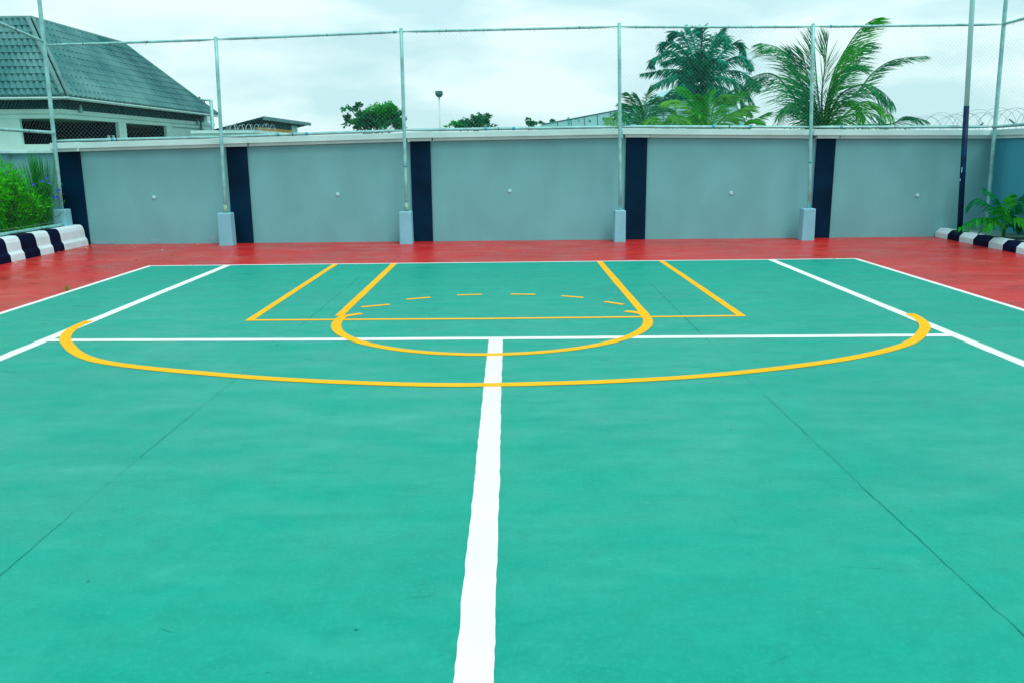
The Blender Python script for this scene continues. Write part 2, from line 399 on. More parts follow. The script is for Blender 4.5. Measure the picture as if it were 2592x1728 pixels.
# ------------------------------------------------------------------ chain-link fence
YP = 16.2
fence = thing('chain_link_fence', 'tall galvanised pipe and chain-link fence standing in front of the back wall', 'fence', (0, YP, 0))
posts = [(-8.303, .72, -8.235, 5.1), (-5.232, .60, -5.155, 3.744), (-1.827, .60, -1.812, 3.862), (2.187, .58, 2.108, 3.915), (5.735, .59, 5.594, 3.873), (9.11, .16, 8.985, 5.2)]
def px_at(i, z):
    x0, z0, x1, z1 = posts[i]; return x0+(x1-x0)*(z-z0)/(z1-z0)
for i, (x0, z0, x1, z1) in enumerate(posts):
    rr_ = .036 if i in (0, 5) else .032
    zb = z0-.1
    pts = [(x0+(x1-x0)*(z-z0)/(z1-z0), YP, z) for z in (zb, z0+.5, (z0+z1)/2, z1-.6, z1)]
    o = MB().tube(pts, rr_, 14).build('post', M_galv, fence, smooth=True)
    if i in (1, 2):
        MB().tube([(x0, YP, z0+.002), (px_at(i, z0+.16), YP, z0+.16)], rr_+.003, 12).build('rust_sleeve', material('rusty_yellow_stain%d' % i, (.26, .46, .34), .8, .3, 12), o, smooth=True)
    if i in (2, 4):
        zz = 1.42
        MB().tube([(px_at(i, zz), YP, zz), (px_at(i, zz+.035), YP, zz+.035)], rr_+.0025, 12).build('paint_mark', M_bluemark, o, smooth=True)
for i, (xa, xb) in enumerate(((-5.36, -5.11), (-1.962, -1.730), (2.075, 2.28), (5.598, 5.828))):
    h = (.606, .602, .590, .590)[i]
    MB().hexa([(xa-.006, YP-.125, -.02), (xb+.006, YP-.125, -.02), (xb+.006, YP+.125, -.02), (xa-.006, YP+.125, -.02)],
              [(xa, YP-.12, h), (xb, YP-.12, h), (xb, YP+.12, h), (xa, YP+.12, h)]).build('footing', M_block, fence, bevel=.018)
MB().hexa([(-8.44, YP-.125, .2), (-8.18, YP-.125, .2), (-8.18, YP+.125, .2), (-8.44, YP+.125, .2)],
          [(-8.42, YP-.12, .70), (-8.19, YP-.12, .70), (-8.19, YP+.12, .70), (-8.42, YP+.12, .70)]).build('footing', M_block, fence, bevel=.018)
rail_b = [(1.946, 1.989), (1.995, 2.075), (2.080, 2.106), (2.108, 2.068), (2.066, 2.043)]
rail_t = [(3.632, 3.700), (3.705, 3.802), (3.806, 3.856), (3.852, 3.824), (3.826, 3.834)]
def rail(a, b, r, name, parent, pinch=True, marks=(), sag=0.0):
    a, b = Vector(a), Vector(b); L_ = (b-a).length; ks = [0, .015, .05, .1, .3, .5, .7, .9, .95, .985, 1]
    pts = [a.lerp(b, k) + Vector((0, 0, -sag*4*k*(1-k))) for k in ks]
    rad = [r*(.5 if (k < .02 or k > .98) and pinch else (.8 if (k < .06 or k > .94) and pinch else 1)) for k in ks]
    o = MB().tube(pts, rad, 12).build(name, M_galv, parent, smooth=True)
    for mk, mt, wdt in marks:
        p = a.lerp(b, mk) + Vector((0, 0, -sag*4*mk*(1-mk))); q = a.lerp(b, mk+wdt/L_) + Vector((0, 0, -sag*4*mk*(1-mk)))
        MB().tube([p, q], r+.003, 12).build('coupling' if mt is M_sleeve else 'paint_mark', mt, o, smooth=True)
    return o
def mesh_panel(corner, du, dzb, dzt, parent, pitch=.075, r=.0009, off=Vector((0, .004, 0))):
    """woven diagonal wires filling a bay; corner = lower start, du = horizontal run vector, dzb/dzt = (start,end) heights"""
    mb = MB(); Lh = du.length; u = du/Lh
    H = min(dzt[0]-dzb[0], dzt[1]-dzb[1])
    def P(s, v, sgn):
        k = s/Lh; zb = dzb[0]+(dzb[1]-dzb[0])*k; zt = dzt[0]+(dzt[1]-dzt[0])*k
        return Vector((corner.x, corner.y, 0)) + u*s + Vector((0, 0, zb+(zt-zb)*v/H)) + off*sgn
    s0 = -H
    while s0 < Lh:
        for sgn in (1, -1):
            a0, a1 = (max(0, -s0), min(H, Lh-s0))          # v range where s = s0+v lies in [0, Lh]
            if a1-a0 > .02:
                if sgn > 0: A, B = P(s0+a0, a0, 1), P(s0+a1, a1, 1)
                else: A, B = P(s0+a0, H-a0, -1), P(s0+a1, H-a1, -1)
                mb.tube([A, B], r, 3, cap=False)
        s0 += pitch
    # selvedge wire under the top rail and over the bottom one
    mb.tube([P(0, H*.985, 0), P(Lh, H*.985, 0)], .0022, 4); mb.tube([P(0, H*.015, 0), P(Lh, H*.015, 0)], .0022, 4)
    # tie loops round the top rail
    s = .25
    rng = random.Random(int(Lh*1000))
    while s < Lh-.2:
        q = P(s, H, 0)
        mb.tube([q+Vector((0, -.024, .02)), q+Vector((.004, -.027, -.01)), q+Vector((0, -.004, -.06))], .003, 4)
        s += rng.uniform(.35, .6)
    return mb.build('mesh_panel', M_wire, parent)
marksB = [((.34, M_bluemark, .05), (.37, M_sleeve, .02)), ((.30, M_bluemark, .05), (.385, M_sleeve, .025), (.46, M_bluemark, .05)), ((.37, M_bluemark, .05), (.435, M_sleeve, .02), (.50, M_bluemark, .06)), ((.48, M_bluemark, .06), (.57, M_sleeve, .025), (.68, M_bluemark, .04)), ((.15, M_bluemark, .04), (.45, M_sleeve, .015))]
marksT = [((.22, M_sleeve, .02), (.60, M_sleeve, .02)), ((.6, M_sleeve, .015), (.965, M_bluemark, .06)), ((.2, M_sleeve, .015), (.82, M_sleeve, .015)), ((.37, M_sleeve, .02),), ((.08, M_bluemark, .03), (.3, M_sleeve, .015))]
for i in range(5):
    za, zb = rail_b[i]; ta, tb = rail_t[i]
    rail((px_at(i, za)+.035, YP, za), (px_at(i+1, zb)-.035, YP, zb), .027, 'bottom_rail', fence, True, marksB[i])
    rail((px_at(i, ta)+.03, YP, ta), (px_at(i+1, tb)-.03, YP, tb), .021, 'top_rail', fence, True, marksT[i], sag=.006)
    xa = px_at(i, (za+ta)/2)+.03; xb = px_at(i+1, (zb+tb)/2)-.03
    mesh_panel(Vector((xa, YP-.005, 0)), Vector((xb-xa, 0, 0)), (za, zb), (ta, tb), fence)

XFL = -8.27
lf = thing('chain_link_fence', 'side fence of three rails and chain-link above the left striped kerb', 'fence', (XFL, 12, 0))
pA = atx(0, 59, XFL); pB = atx(0, 328, XFL); pC = atx(12.4, 590, XFL)
def lext(p, z0, y): return z0 + (p.z-z0)*(YP-y)/(YP-p.y)
for nm, z0, p, r in (('top_rail', 3.69, pA, .024), ('middle_rail', 2.095, pB, .028), ('bottom_rail', .42, pC, .030)):
    rail((XFL+.01, YP-.03, z0), (XFL, 4, lext(p, z0, 4) if nm != 'bottom_rail' else .44), r, nm, lf, False, ((.07, M_sleeve, .02),))
mesh_panel(Vector((XFL, YP-.05, 0)), Vector((0, -8.2, 0)), (.44, .45), (3.69, lext(pA, 3.69, 8)), lf, .10, .0006, off=Vector((.004, 0, 0)))
MB().tube([(XFL, 8, .2), (XFL, 8, 3.9)], .034, 12).build('post', M_galv, lf, smooth=True)
XFR = 9.05
rf = thing('chain_link_fence', 'side fence running towards the viewer above the right-hand wall', 'fence', (XFR, 12, 0))
pA = atx(2592, 47, 9.0); pB = atx(2592, 316, XFR)
for nm, z0, p, r in (('top_rail', 3.834, pA, .022), ('bottom_rail', 2.04, pB, .028)):
    rail((XFR-.04, YP-.03, z0), (XFR-.02, 5, lext(p, z0, 5)), r, nm, rf, False)
mesh_panel(Vector((XFR-.03, YP-.05, 0)), Vector((0, -8.2, 0)), (2.04, lext(pB, 2.04, 8)), (3.83, lext(pA, 3.83, 8)), rf, .085, .0010, off=Vector((.004, 0, 0)))
MB().tube([(XFR, 8, .1), (XFR-.08, 8, 4.1)], .034, 12).build('post', M_galv, rf, smooth=True)

# ------------------------------------------------------------------ light pole
lp = thing('light_pole', 'slim two-tone pole, pale above and navy below, rising past the fence at right', 'pole', (8.6, 16.0, .1))
def lpx(z): return 8.50 - (z-.27)*.0482 + .0
MB().tube([(lpx(.1), 16.0, .1), (lpx(2.41), 16.0, 2.41)], .048, 16).build('lower_shaft', M_pdark, lp, smooth=True)
MB().tube([(lpx(2.405), 16.0, 2.405), (lpx(5), 16.0, 5.0), (lpx(8), 16.0, 8.0)], [.043, .042, .040], 16).build('upper_shaft', M_plight, lp, smooth=True)
for px, py, h in ((2434.6, 431, 8), (2430.5, 456, 3)):
    q = at(px, py, 16.0-.049); MB().tube([(q.x, q.y, q.z-.01-.004*h), (q.x, q.y, q.z+.006*h)], .006, 5).build('paint_chip', M_plight, lp)

# ------------------------------------------------------------------ striped kerbs and planting beds
def kerb(name, label, x, prof, cuts, first_white, parent_loc):
    t = thing(name, label, 'kerb', parent_loc)
    wht = first_white
    for y0, y1 in zip(cuts[:-1], cuts[1:]):
        MB().prism([Vector((px_, 0, pz)) for px_, pz in prof], (x, y0-.002, 0), (x, y1+.002, 0)).build('kerb_stone', M_kwhite if wht else M_kblack, t, bevel=.012)
        wht = not wht
    return t
cl = [16.44, 15.55, 15.18, 14.74, 14.26, 13.85, 13.42]
while cl[-1] > 4: cl.append(cl[-1]-.44)
kerb('striped_kerb', 'tall black and white kerb under the left shrubs', -7.985, [(0, -.02), (-.012, .11), (-.045, .155), (-.06, .30), (-.085, .365), (-.12, .392), (-.24, .395), (-.24, -.02)], cl, True, (-8, 11, 0))
crr = [16.53, 16.06, 15.63, 15.15, 14.65, 14.22, 13.83]
while crr[-1] > 4: crr.append(crr[-1]-.43)
kerb('striped_kerb', 'low black and white kerb with chamfered edge in front of the small palm', 8.315, [(0, -.02), (.22, -.02), (.22, .172), (.085, .172), (.07, .168), (0, .095)], crr, True, (8.4, 11, 0))
bed = MB(); r = random.Random(4)
gx, gy = 10, 60
def bedgrid(x0, x1, y0, y1, z, amp):
    mb = MB(); V = {}
    for i in range(gx+1):
        for j in range(gy+1): V[i, j] = (x0+(x1-x0)*i/gx, y0+(y1-y0)*j/gy, z+r.uniform(-amp, amp))
    for i in range(gx):
        for j in range(gy): mb.face([V[i, j], V[i+1, j], V[i+1, j+1], V[i, j+1]])
    return mb
tag(bedgrid(-9.345, -8.21, 4, 16.54, .31, .03).build('planting_bed', M_soil), kind='structure')
tag(bedgrid(8.53, 9.245, 4, 16.54, .13, .015).build('planting_bed', M_soil), kind='structure')
ps = tag(MB().box(8.537, 9.24, 14.95, 16.5, .10, .158).build('paving_slab', M_paver, bevel=.01), 'grey-green slab lying in the right bed beside the palm', 'slab')
tag(MB().box(8.55, 8.98, 13.3, 14.35, .10, .156).build('paving_slab', M_paver, bevel=.01), 'grey-green slab lying in the right bed nearest the viewer', 'slab')

# ------------------------------------------------------------------ foliage helpers
def blade(mb, p, d, l, wd, side, droop=.25, seg=3, fold=0.0):
    """one tapering leaf from p along d; side = width direction"""
    prev = None; side = side.normalized()
    for i in range(seg+1):
        t = i/seg
        q = p + d*(l*t) + Vector((0, 0, -droop*l*t*t))
        ww = wd*.5*(math.sin(math.pi*(.12+.86*t))**.8 if i < seg else .04)
        a, b_ = q-side*ww, q+side*ww
        if prev: mb.face([prev[0], prev[1], b_, a])
        prev = (a, b_)
def frond(root, pts, m, L=.6, n=34, wd=.035, roll=0.0, droop=.25, start=.14, r0=.02, ang=.6, seed=0, jitter=.12, lift=.15, plumose=0.0, tipang=.5):
    r_ = random.Random(seed); cur = spline(pts, 7); K = len(cur)-1
    mb = MB(); mb.tube(cur, [r0*(1-.85*i/K) for i in range(K+1)], 5)
    for sgn in (-1, 1):
        for k in range(n):
            t = start+(1-start)*(k+r_.random()*.6)/n
            f = t*K; i = min(int(f), K-1); p = cur[i].lerp(cur[i+1], f-i); T = (cur[i+1]-cur[i]).normalized()
            up = Vector((0, 0, 1)); Nn = up - T*up.dot(T)
            if Nn.length < .25: Nn = Nn + (Vector((0, -1, 0)) - T*(-T.y))*(.25-Nn.length)*3
            Nn.normalize(); S = T.cross(Nn).normalized()
            ro = roll + (r_.uniform(-1, 1)*plumose)
            S2 = S*math.cos(ro)+Nn*math.sin(ro)*sgn*-1
            a = ang + (tipang)*t + r_.uniform(-jitter, jitter)
            d = (S2*sgn*math.cos(a) + T*math.sin(a) + Nn*lift + Vector((r_.gauss(0, .06), r_.gauss(0, .06), r_.gauss(0, .06)))).normalized()
            ln = L*(.35+.65*math.sin(math.pi*min(1, (.18+.78*t)))) * r_.uniform(.85, 1.1)
            if t > .93: ln *= .7
            side = T*.75 + Nn*.35 + Vector((r_.gauss(0, .25), r_.gauss(0, .25), r_.gauss(0, .25)))
            side = side - d*side.dot(d)
            blade(mb, p, d, ln, wd, side, droop)
    return mb.build('frond', m, root)
def pix(lst, Y, dy=None):
    """photo pixels to points, each with its own depth offset"""
    return [at(a[0], a[1], Y+(a[2] if len(a) > 2 else 0)) for a in lst]

# ------------------------------------------------------------------ coconut palm
Yc = 22.0
b0 = at(2085, 345, Yc)
coco = thing('coconut_palm', 'large coconut palm with long feathery fronds reaching above the fence', 'palm', (b0.x, Yc, 0), 'palms beyond the back wall')
MB().tube([(b0.x+.1, Yc, -.05), (b0.x+.03, Yc, .8), (b0.x, Yc, 1.6), (b0.x, Yc, 2.2)], [.22, .16, .15, .10], 10).build('trunk', M_bark, coco, smooth=True)
B = (2085, 345)
fr = [
 ([B, (2050, 270, -.1), (2012, 175, -.3), (1975, 125, -.5), (1923, 110, -.7)], M_coco, .80, 1.0, 62),
 ([B, (2040, 290, -.3), (1995, 225, -.7), (1955, 188, -1.0), (1905, 196, -1.2), (1850, 232, -1.4)], M_coco, .85, 1.2, 70),
 ([B, (2072, 250, .1), (2064, 160, .2), (2061, 92, .3)], M_coco, 1.05, 1.35, 64),
 ([B, (2098, 260, .2), (2130, 150, .3), (2172, 80, .3), (2213, 48, .2)], M_coco2, .85, 1.1, 70),
 ([B, (2110, 270, -.2), (2165, 240, -.4), (2208, 187, -.5), (2262, 153, -.6), (2345, 143, -.7)], M_coco, .55, .7, 58),
 ([B, (2120, 250, -.5), (2180, 215, -.9), (2225, 228, -1.1), (2262, 262, -1.2)], M_coco, .62, 1.0, 52),
 ([B, (2095, 250, -.3), (2112, 180, -.5), (2138, 128, -.6)], M_coco2, .85, 1.3, 60),
 ([B, (2090, 270, -.4), (2110, 215, -.7), (2140, 175, -.9), (2172, 165, -1.0)], M_coco, .75, 1.2, 54),
 ([B, (2070, 280, .2), (2048, 205, .3), (2032, 135, .4)], M_coco, .95, 1.35, 56),
 ([B, (2110, 310, .2), (2160, 290, .3), (2215, 290, .4), (2245, 318, .4)], M_coco, .55, 1.1, 46),
 ([B, (2120, 200, .3), (2160, 140, .5), (2195, 110, .6)], M_coco, .75, 1.1, 54),
 ([B, (2060, 300, -.6), (2030, 270, -.8), (2000, 262, -1.0), (1968, 292, -1.1)], M_coco, .62, 1.1, 46),
 ([B, (2160, 320, -.4), (2255, 315, -.7), (2292, 296, -.9), (2345, 306, -1.0)], M_coco, .48, .9, 44),
 ([B, (2130, 300, -.9), (2175, 262, -1.0), (2215, 262, -1.1), (2262, 296, -1.2)], M_coco2, .55, 1.1, 46),
 ([B, (2080, 250, -.5), (2088, 170, -.7), (2095, 105, -.8)], M_coco, .95, 1.3, 60),
 ([B, (2050, 280, .3), (2025, 200, .5), (2005, 130, .6)], M_coco, .85, 1.2, 56),
 ([B, (2095, 300, -.4), (2102, 250, -.7), (2110, 200, -.9)], M_coco2, .8, 1.3, 56),
 ([B, (2070, 300, -.4), (2056, 250, -.7), (2040, 215, -.9)], M_coco, .8, 1.3, 50),
 ([B, (2105, 300, -.4), (2135, 262, -.7), (2165, 262, -.9), (2190, 300, -1.0)], M_coco2, .55, 1.1, 46),
]
for i, (p, m_, L_, ro, n_) in enumerate(fr):
    frond(coco, pix(p, Yc), m_, L=L_*1.1, n=n_, wd=.018, roll=ro, droop=.04 if ro > 1.25 else .13, seed=i+20, ang=.55, tipang=.5, r0=.030, lift=.05, start=.08)

# ------------------------------------------------------------------ oil palm
Yo = 38.0
c0 = at(1775, 205, Yo)
oil = thing('oil_palm', 'full round-crowned dark oil palm standing tallest of the palms left of the coconut palm', 'palm', (c0.x, Yo, 0), 'palms beyond the back wall')
MB().tube([(c0.x, Yo, -.05), (c0.x, Yo, 2), (c0.x, Yo, c0.z-1.2), (c0.x, Yo, c0.z-.2)], [.32, .28, .36, .26], 10).build('trunk', M_bark, oil, smooth=True)
Bo = (1775, 207)
of = [[(1735, 183, .2), (1690, 178, .3), (1624, 188, .2)], [(1740, 196, -.4), (1700, 195, -.9), (1654, 216, -1.2)], [(1740, 165, .2), (1698, 130, .4), (1654, 150, .4), (1648, 165, .4)],
      [(1745, 150, -.6), (1715, 113, -1.0), (1680, 108, -1.3), (1672, 122, -1.4)], [(1752, 140, .6), (1730, 92, 1.0), (1706, 82, 1.2), (1694, 96, 1.3)], [(1762, 130, 1.2), (1752, 90, 1.8), (1744, 68, 2.1)],
      [(1774, 135, -.8), (1778, 92, -1.3), (1776, 72, -1.5), (1770, 84, -2)], [(1790, 140, .4), (1812, 95, .8), (1830, 72, 1.0)], [(1795, 140, -.8), (1822, 100, -1.2), (1838, 96, -1.5), (1842, 118, -1.6)],
      [(1805, 160, .2), (1850, 115, .4), (1876, 112, .4), (1888, 140, .4)], [(1810, 175, -.6), (1860, 145, -1.0), (1890, 152, -1.2), (1904, 172, -1.3)], [(1810, 190, .5), (1860, 180, .9), (1905, 200, 1.1), (1922, 228, 1.2)],
      [(1805, 200, -.9), (1845, 200, -1.5), (1885, 225, -1.8), (1908, 264, -1.9)], [(1800, 215, .4), (1835, 225, .6), (1880, 260, .8), (1904, 292, .9)], [(1790, 215, -1.2), (1820, 235, -1.9), (1838, 285, -2.2)],
      [(1755, 165, -1.4), (1735, 145, -2.2), (1712, 150, -2.8)], [(1790, 165, -1.5), (1812, 150, -2.3), (1838, 160, -2.8)], [(1745, 205, -1.2), (1722, 218, -1.8), (1708, 250, -2.0)], [(1775, 150, -1.6), (1775, 130, -2.6)],
      [(1770, 230, -1.0), (1765, 270, -1.4)], [(1755, 180, .8), (1715, 150, 1.4), (1678, 158, 1.6)]]
for i, p in enumerate(of):
    frond(oil, pix([Bo]+[(q[0], q[1], q[2]*.8) for q in p], Yo), M_oil, L=.56, n=96, wd=.042, roll=.75, droop=.24, seed=i+60, ang=.5, tipang=.3, r0=.05, plumose=1.0, start=.1, jitter=.28, lift=.2)

# ------------------------------------------------------------------ young palms just behind the wall
def young(label, Y, base, fronds, mats, L_, wd, seed, droop=.15, n=28, name='young_palm'):
    p0 = at(base[0], base[1], Y)
    t = thing(name, label, 'palm', (p0.x, Y, 0), 'palms beyond the back wall')
    MB().tube([(p0.x, Y, -.05), (p0.x, Y, p0.z)], [.12, .07], 8).build('trunk', M_bark, t, smooth=True)
    for i, p in enumerate(fronds):
        frond(t, pix([base]+p, Y), mats[i % len(mats)], L=L_*(.85+.3*R.random()), n=n, wd=wd, roll=.9, droop=droop, seed=seed+i, ang=.6, tipang=.5, r0=.018, lift=.05)
    return t
young('small dark-green young palm rising just right of the third fence post', 21.0, (1630, 335), [
    [(1615, 280), (1600, 248, -.1), (1590, 236, -.2)], [(1628, 275, .1), (1612, 240, .2)], [(1632, 275), (1637, 245, .1), (1640, 232, .1)], [(1645, 285), (1670, 255, .1), (1698, 229, .2)],
    [(1655, 290, -.2), (1680, 272, -.3), (1703, 278, -.4)], [(1600, 300, -.2), (1575, 282, -.3), (1560, 292, -.4)], [(1610, 290, .2), (1590, 268, .3), (1578, 262, .3)], [(1640, 270, .3), (1658, 248, .4)], [(1626, 290, -.5), (1622, 268, -.9)]], [M_ydark], .42, .022, 100)
young('bushy light-green young palm growing below the oil palm', 20.5, (1795, 345), [
    [(1770, 275), (1748, 235, .1), (1733, 222, .2)], [(1760, 290, -.2), (1720, 255, -.3), (1680, 258, -.4)], [(1785, 280, -.4), (1778, 250, -.6), (1770, 240, -.7)], [(1815, 280, .1), (1850, 245, .2), (1875, 232, .2)],
    [(1805, 275, -.3), (1822, 245, -.5), (1835, 240, -.6)], [(1795, 265, .3), (1798, 235, .4)], [(1750, 305, -.5), (1715, 292, -.7), (1690, 300, -.8)], [(1830, 300, -.5), (1868, 280, -.7), (1895, 268, -.8)], [(1780, 300, -.7), (1765, 285, -1.0)]], [M_coco2, M_yfrond, M_coco2], .5, .030, 130, n=30)
young('low yellow-green palm seedling between the two small palms behind the coping', 19.6, (1690, 340), [
    [(1665, 310), (1645, 300, -.1), (1632, 312, -.2)], [(1690, 300), (1700, 293, -.1), (1722, 302, -.2)], [(1700, 310, -.2), (1730, 300, -.3), (1752, 316, -.4)], [(1672, 305, .2), (1662, 298, .2)]], [M_yfrond], .28, .022, 160, n=20)
young('yellow-green palm seedling at the foot of the third fence post', 19.4, (1560, 338), [
    [(1552, 305), (1543, 298, -.1), (1532, 312, -.2)], [(1572, 300), (1585, 303, -.1), (1597, 318, -.2)], [(1562, 300, .1), (1566, 285, .2)]], [M_yfrond, M_ydark], .26, .020, 170, n=16)
young('pale low palm fronds just left of the coconut palm', 20.0, (1875, 345), [
    [(1895, 312), (1920, 298, -.1), (1945, 285, -.2)], [(1885, 315, -.1), (1905, 303, -.2), (1935, 312, -.3)], [(1870, 310, .1), (1862, 300, .1)]], [M_yfrond, M_coco2], .34, .024, 180, n=20)

# ------------------------------------------------------------------ broadleaf trees far behind
def tree(label, Y, base, clumps, mats, leaf, seed, twigs=()):
    p0 = at(base[0], base[1], Y); r_ = random.Random(seed)
    t = thing('tree', label, 'tree', (p0.x, Y, 0), 'trees beyond the back wall')
    tr = MB(); tr.tube([(p0.x, Y, -.05), (p0.x, Y, p0.z*.6), (p0.x, Y, p0.z)], [.2, .14, .09], 8)
    crown = {m_.name: MB() for m_ in mats}
    for (cx_, cy_, rx, ry, n_, mi) in clumps:
        n_ = int(n_*1.5)
        c_ = at(cx_, cy_, Y+r_.uniform(-.6, .6)); sx = rx/FPX*Y; sz = ry/FPX*Y
        tr.tube([(p0.x, Y, p0.z*.8), Vector((p0.x, Y, p0.z*.8)).lerp(c_, .6)+Vector((0, 0, .1)), c_], [.07, .045, .02], 5)
        sub = [(c_+Vector((max(-.9, min(.9, r_.gauss(0, .45)))*sx, r_.gauss(0, .4)*sx, max(-.85, min(.85, r_.gauss(0, .45)))*sz))) for _ in range(max(4, n_//28))]
        for k_ in range(n_):
            s_ = sub[k_ % len(sub)]; rad = .36
            while True:
                dv = Vector((r_.uniform(-1, 1), r_.uniform(-1, 1), r_.uniform(-1, 1)))
                if dv.length < 1: break
            p = s_ + Vector((dv.x*sx*rad, dv.y*sx*rad, dv.z*sz*rad))
            d = Vector((r_.gauss(0, 1), r_.gauss(0, 1), r_.gauss(.2, .7))).normalized(); sd2 = d.cross(Vector((r_.gauss(0, 1), r_.gauss(0, 1), r_.gauss(0, 1)))).normalized()
            l = leaf*r_.uniform(.7, 1.3)
            crown[mats[mi].name].face([p, p+d*l*.5+sd2*l*.32, p+d*l, p+d*l*.5-sd2*l*.32])
    tr.build('trunk', M_bark, t, smooth=True)
    for m_ in mats:
        if crown[m_.name].v: crown[m_.name].build('crown', m_, t)
    return t
tree('rounded leafy tree right of the low dark-roofed building', 55, (945, 345), [
    (968, 283, 32, 20, 900, 1), (1000, 300, 22, 24, 700, 0), (935, 305, 28, 20, 700, 0), (900, 312, 24, 16, 420, 0), (955, 315, 40, 14, 700, 0), (985, 275, 18, 12, 350, 1), (886, 274, 16, 7, 110, 0), (908, 268, 8, 7, 60, 0), (880, 300, 9, 14, 90, 0), (912, 290, 16, 9, 120, 0), (1012, 322, 14, 10, 260, 0)],
    [M_tree, M_tree2], .165, 31)
tree('smaller dark bushy tree just right of the lamp post', 58, (1190, 345), [
    (1210, 303, 20, 13, 420, 0), (1228, 308, 14, 12, 260, 0), (1180, 312, 22, 11, 380, 0), (1150, 317, 22, 8, 240, 1), (1232, 291, 8, 4, 40, 0), (1210, 318, 40, 7, 380, 0)], [M_tree, M_tree2], .15, 32)
tree('tiny sparse treetop showing over the coping left of the pale grey building', 58, (1340, 345), [
    (1340, 310, 10, 6, 60, 0), (1348, 316, 14, 5, 110, 0), (1337, 302, 6, 2, 20, 0)], [M_tree], .17, 33)
tree('thin scrap of treetop above the low end of the pale grey building', 62, (1400, 345), [
    (1372, 313, 7, 3, 40, 0), (1400, 308, 9, 4, 70, 0)], [M_tree], .17, 34)

# ------------------------------------------------------------------ lamp post
Yl = 58.0
l0 = at(1115, 330, Yl); l1 = at(1111.5, 246, Yl)
lamp = thing('lamp_post', 'slender white lamp post with boxy grey head between two trees', 'lamp post', (l0.x, Yl, 0))
MB().tube([(l0.x, Yl, -.05), (l1.x, Yl, l1.z)], [.075, .05], 10).build('pole', M_lampw, lamp, smooth=True)
h = MB(); hx = .23
h.hexa([(l1.x-.12, Yl-.15, l1.z-.02), (l1.x+.12, Yl-.15, l1.z-.02), (l1.x+.12, Yl+.15, l1.z-.02), (l1.x-.12, Yl+.15, l1.z-.02)],
       [(l1.x-hx, Yl-.22, l1.z+.12), (l1.x+hx, Yl-.22, l1.z+.12), (l1.x+hx, Yl+.22, l1.z+.12), (l1.x-hx, Yl+.22, l1.z+.12)])
h.box(l1.x-.23, l1.x+.23, Yl-.24, Yl+.24, l1.z+.121, l1.z+.36)
h.build('lamp_head', M_lampd, lamp, bevel=.02)

# ------------------------------------------------------------------ big house on the left
Ye = 30.0
Cc = at(168.4, 244, Ye); xE, zE = Cc.x, Cc.z
E2 = atx(550.4, 294, xE); y2 = E2.y
Pk = at(80, 51, Ye+2.85); Qk = atx(311, 113, Pk.x)
yR = Pk.y; zR = (Pk.z+Qk.z)/2; yQ = Qk.y; xR = Pk.x
XEND = xE-11
house = thing('house', 'white house under a big grey-green tiled hip roof beyond the left corner', 'house', (xE-4, Ye+4, 0))
def tiles(A, B, D, Cp, rows, col, name, dep=.085, step=.05, scal=.11):
    """A,B = eave ends, D,Cp = upper ends over A and B; rows of scalloped tiles"""
    mb = MB(); A, B, D, Cp = map(Vector, (A, B, D, Cp)); nrm = (B-A).cross(D-A).normalized()
    if nrm.z < 0: nrm = -nrm
    n_ = int((B-A).length/col*6)
    ax = (B-A).normalized(); sl = ((D-A) - ax*((D-A).dot(ax))).normalized()
    for k in range(rows):
        v0, v1 = k/rows, (k+1)/rows
        a0, b0_, a1, b1 = A.lerp(D, v0), B.lerp(Cp, v0), A.lerp(D, v1), B.lerp(Cp, v1)
        prev = None
        for i in range(n_+1):
            p0 = a0.lerp(b0_, i/n_); p1 = a1.lerp(b1, i/n_)
            s0 = (p0-A).dot(ax); s1 = (p1-A).dot(ax)
            off = .5*col*(k % 2)*0
            w0 = abs(math.sin(math.pi*(s0+off)/col)); w1 = abs(math.sin(math.pi*(s1+off)/col))
            lo = p0 + nrm*(step+dep*w0) - sl*(scal*w0*(1 if k else .25)); hi = p1 + nrm*(.004+dep*w1)
            edge = p0 + nrm*(-.01) - sl*(scal*w0*(1 if k else .25)-.02)
            cur = (edge, lo, hi)
            if prev:
                mb.face([prev[0], cur[0], cur[1], prev[1]]); mb.face([prev[1], cur[1], cur[2], prev[2]])
            prev = cur
    return mb
roof = MB()
roof.face([(XEND, yR, zR-.02), (XEND, yR+2.85, zE), (xR-2.85, yR+2.85, zE), (xR, yR, zR-.02)])
roof.face([(xR, yR, zR-.02), (xR-2.85, yR+2.85, zE), (xR-2.85, y2, zE), (xR, yQ, zR-.02)])
roof.face([(xR, yQ, zR-.02), (xR-2.85, y2, zE), (xE, y2, zE)])
t1 = tiles((XEND, Ye, zE), (xE, Ye, zE), (XEND, yR, zR), (xR, yR, zR), 11, .215, 'front')
t2 = tiles((xE, Ye, zE), (xE, y2, zE), (xR, yR, zR), (xR, yQ, zR), 11, .34, 'side', .11, .022, .08)
for q in (t1, t2):
    n_ = len(roof.v); roof.v += q.v; roof.f += [tuple(i+n_ for i in f) for f in q.f]
ro = roof.build('roof', M_tile, house)
for a_, b_, r_ in (((xE, Ye, zE+.05), (xR, yR, zR+.05), .085), ((xR, yR, zR+.05), (xR, yQ, zR+.05), .085), ((xR, yQ, zR+.05), (xE, y2, zE+.05), .085), ((XEND, yR, zR+.05), (xR, yR, zR+.05), .085)):
    a_, b_ = Vector(a_), Vector(b_); o2 = Vector((.1, .1, 0)) if a_.z < zR and a_.y < yR else Vector()
    mb = MB(); mb.tube([a_-o2*.9, b_-o2*.9], r_, 8)
    if o2.length: mb.tube([a_+Vector((.08, -.0, -.03)), b_+Vector((.08, 0, -.03))], r_*.8, 8)
    mb.build('ridge_cap', M_cap, ro, smooth=True)
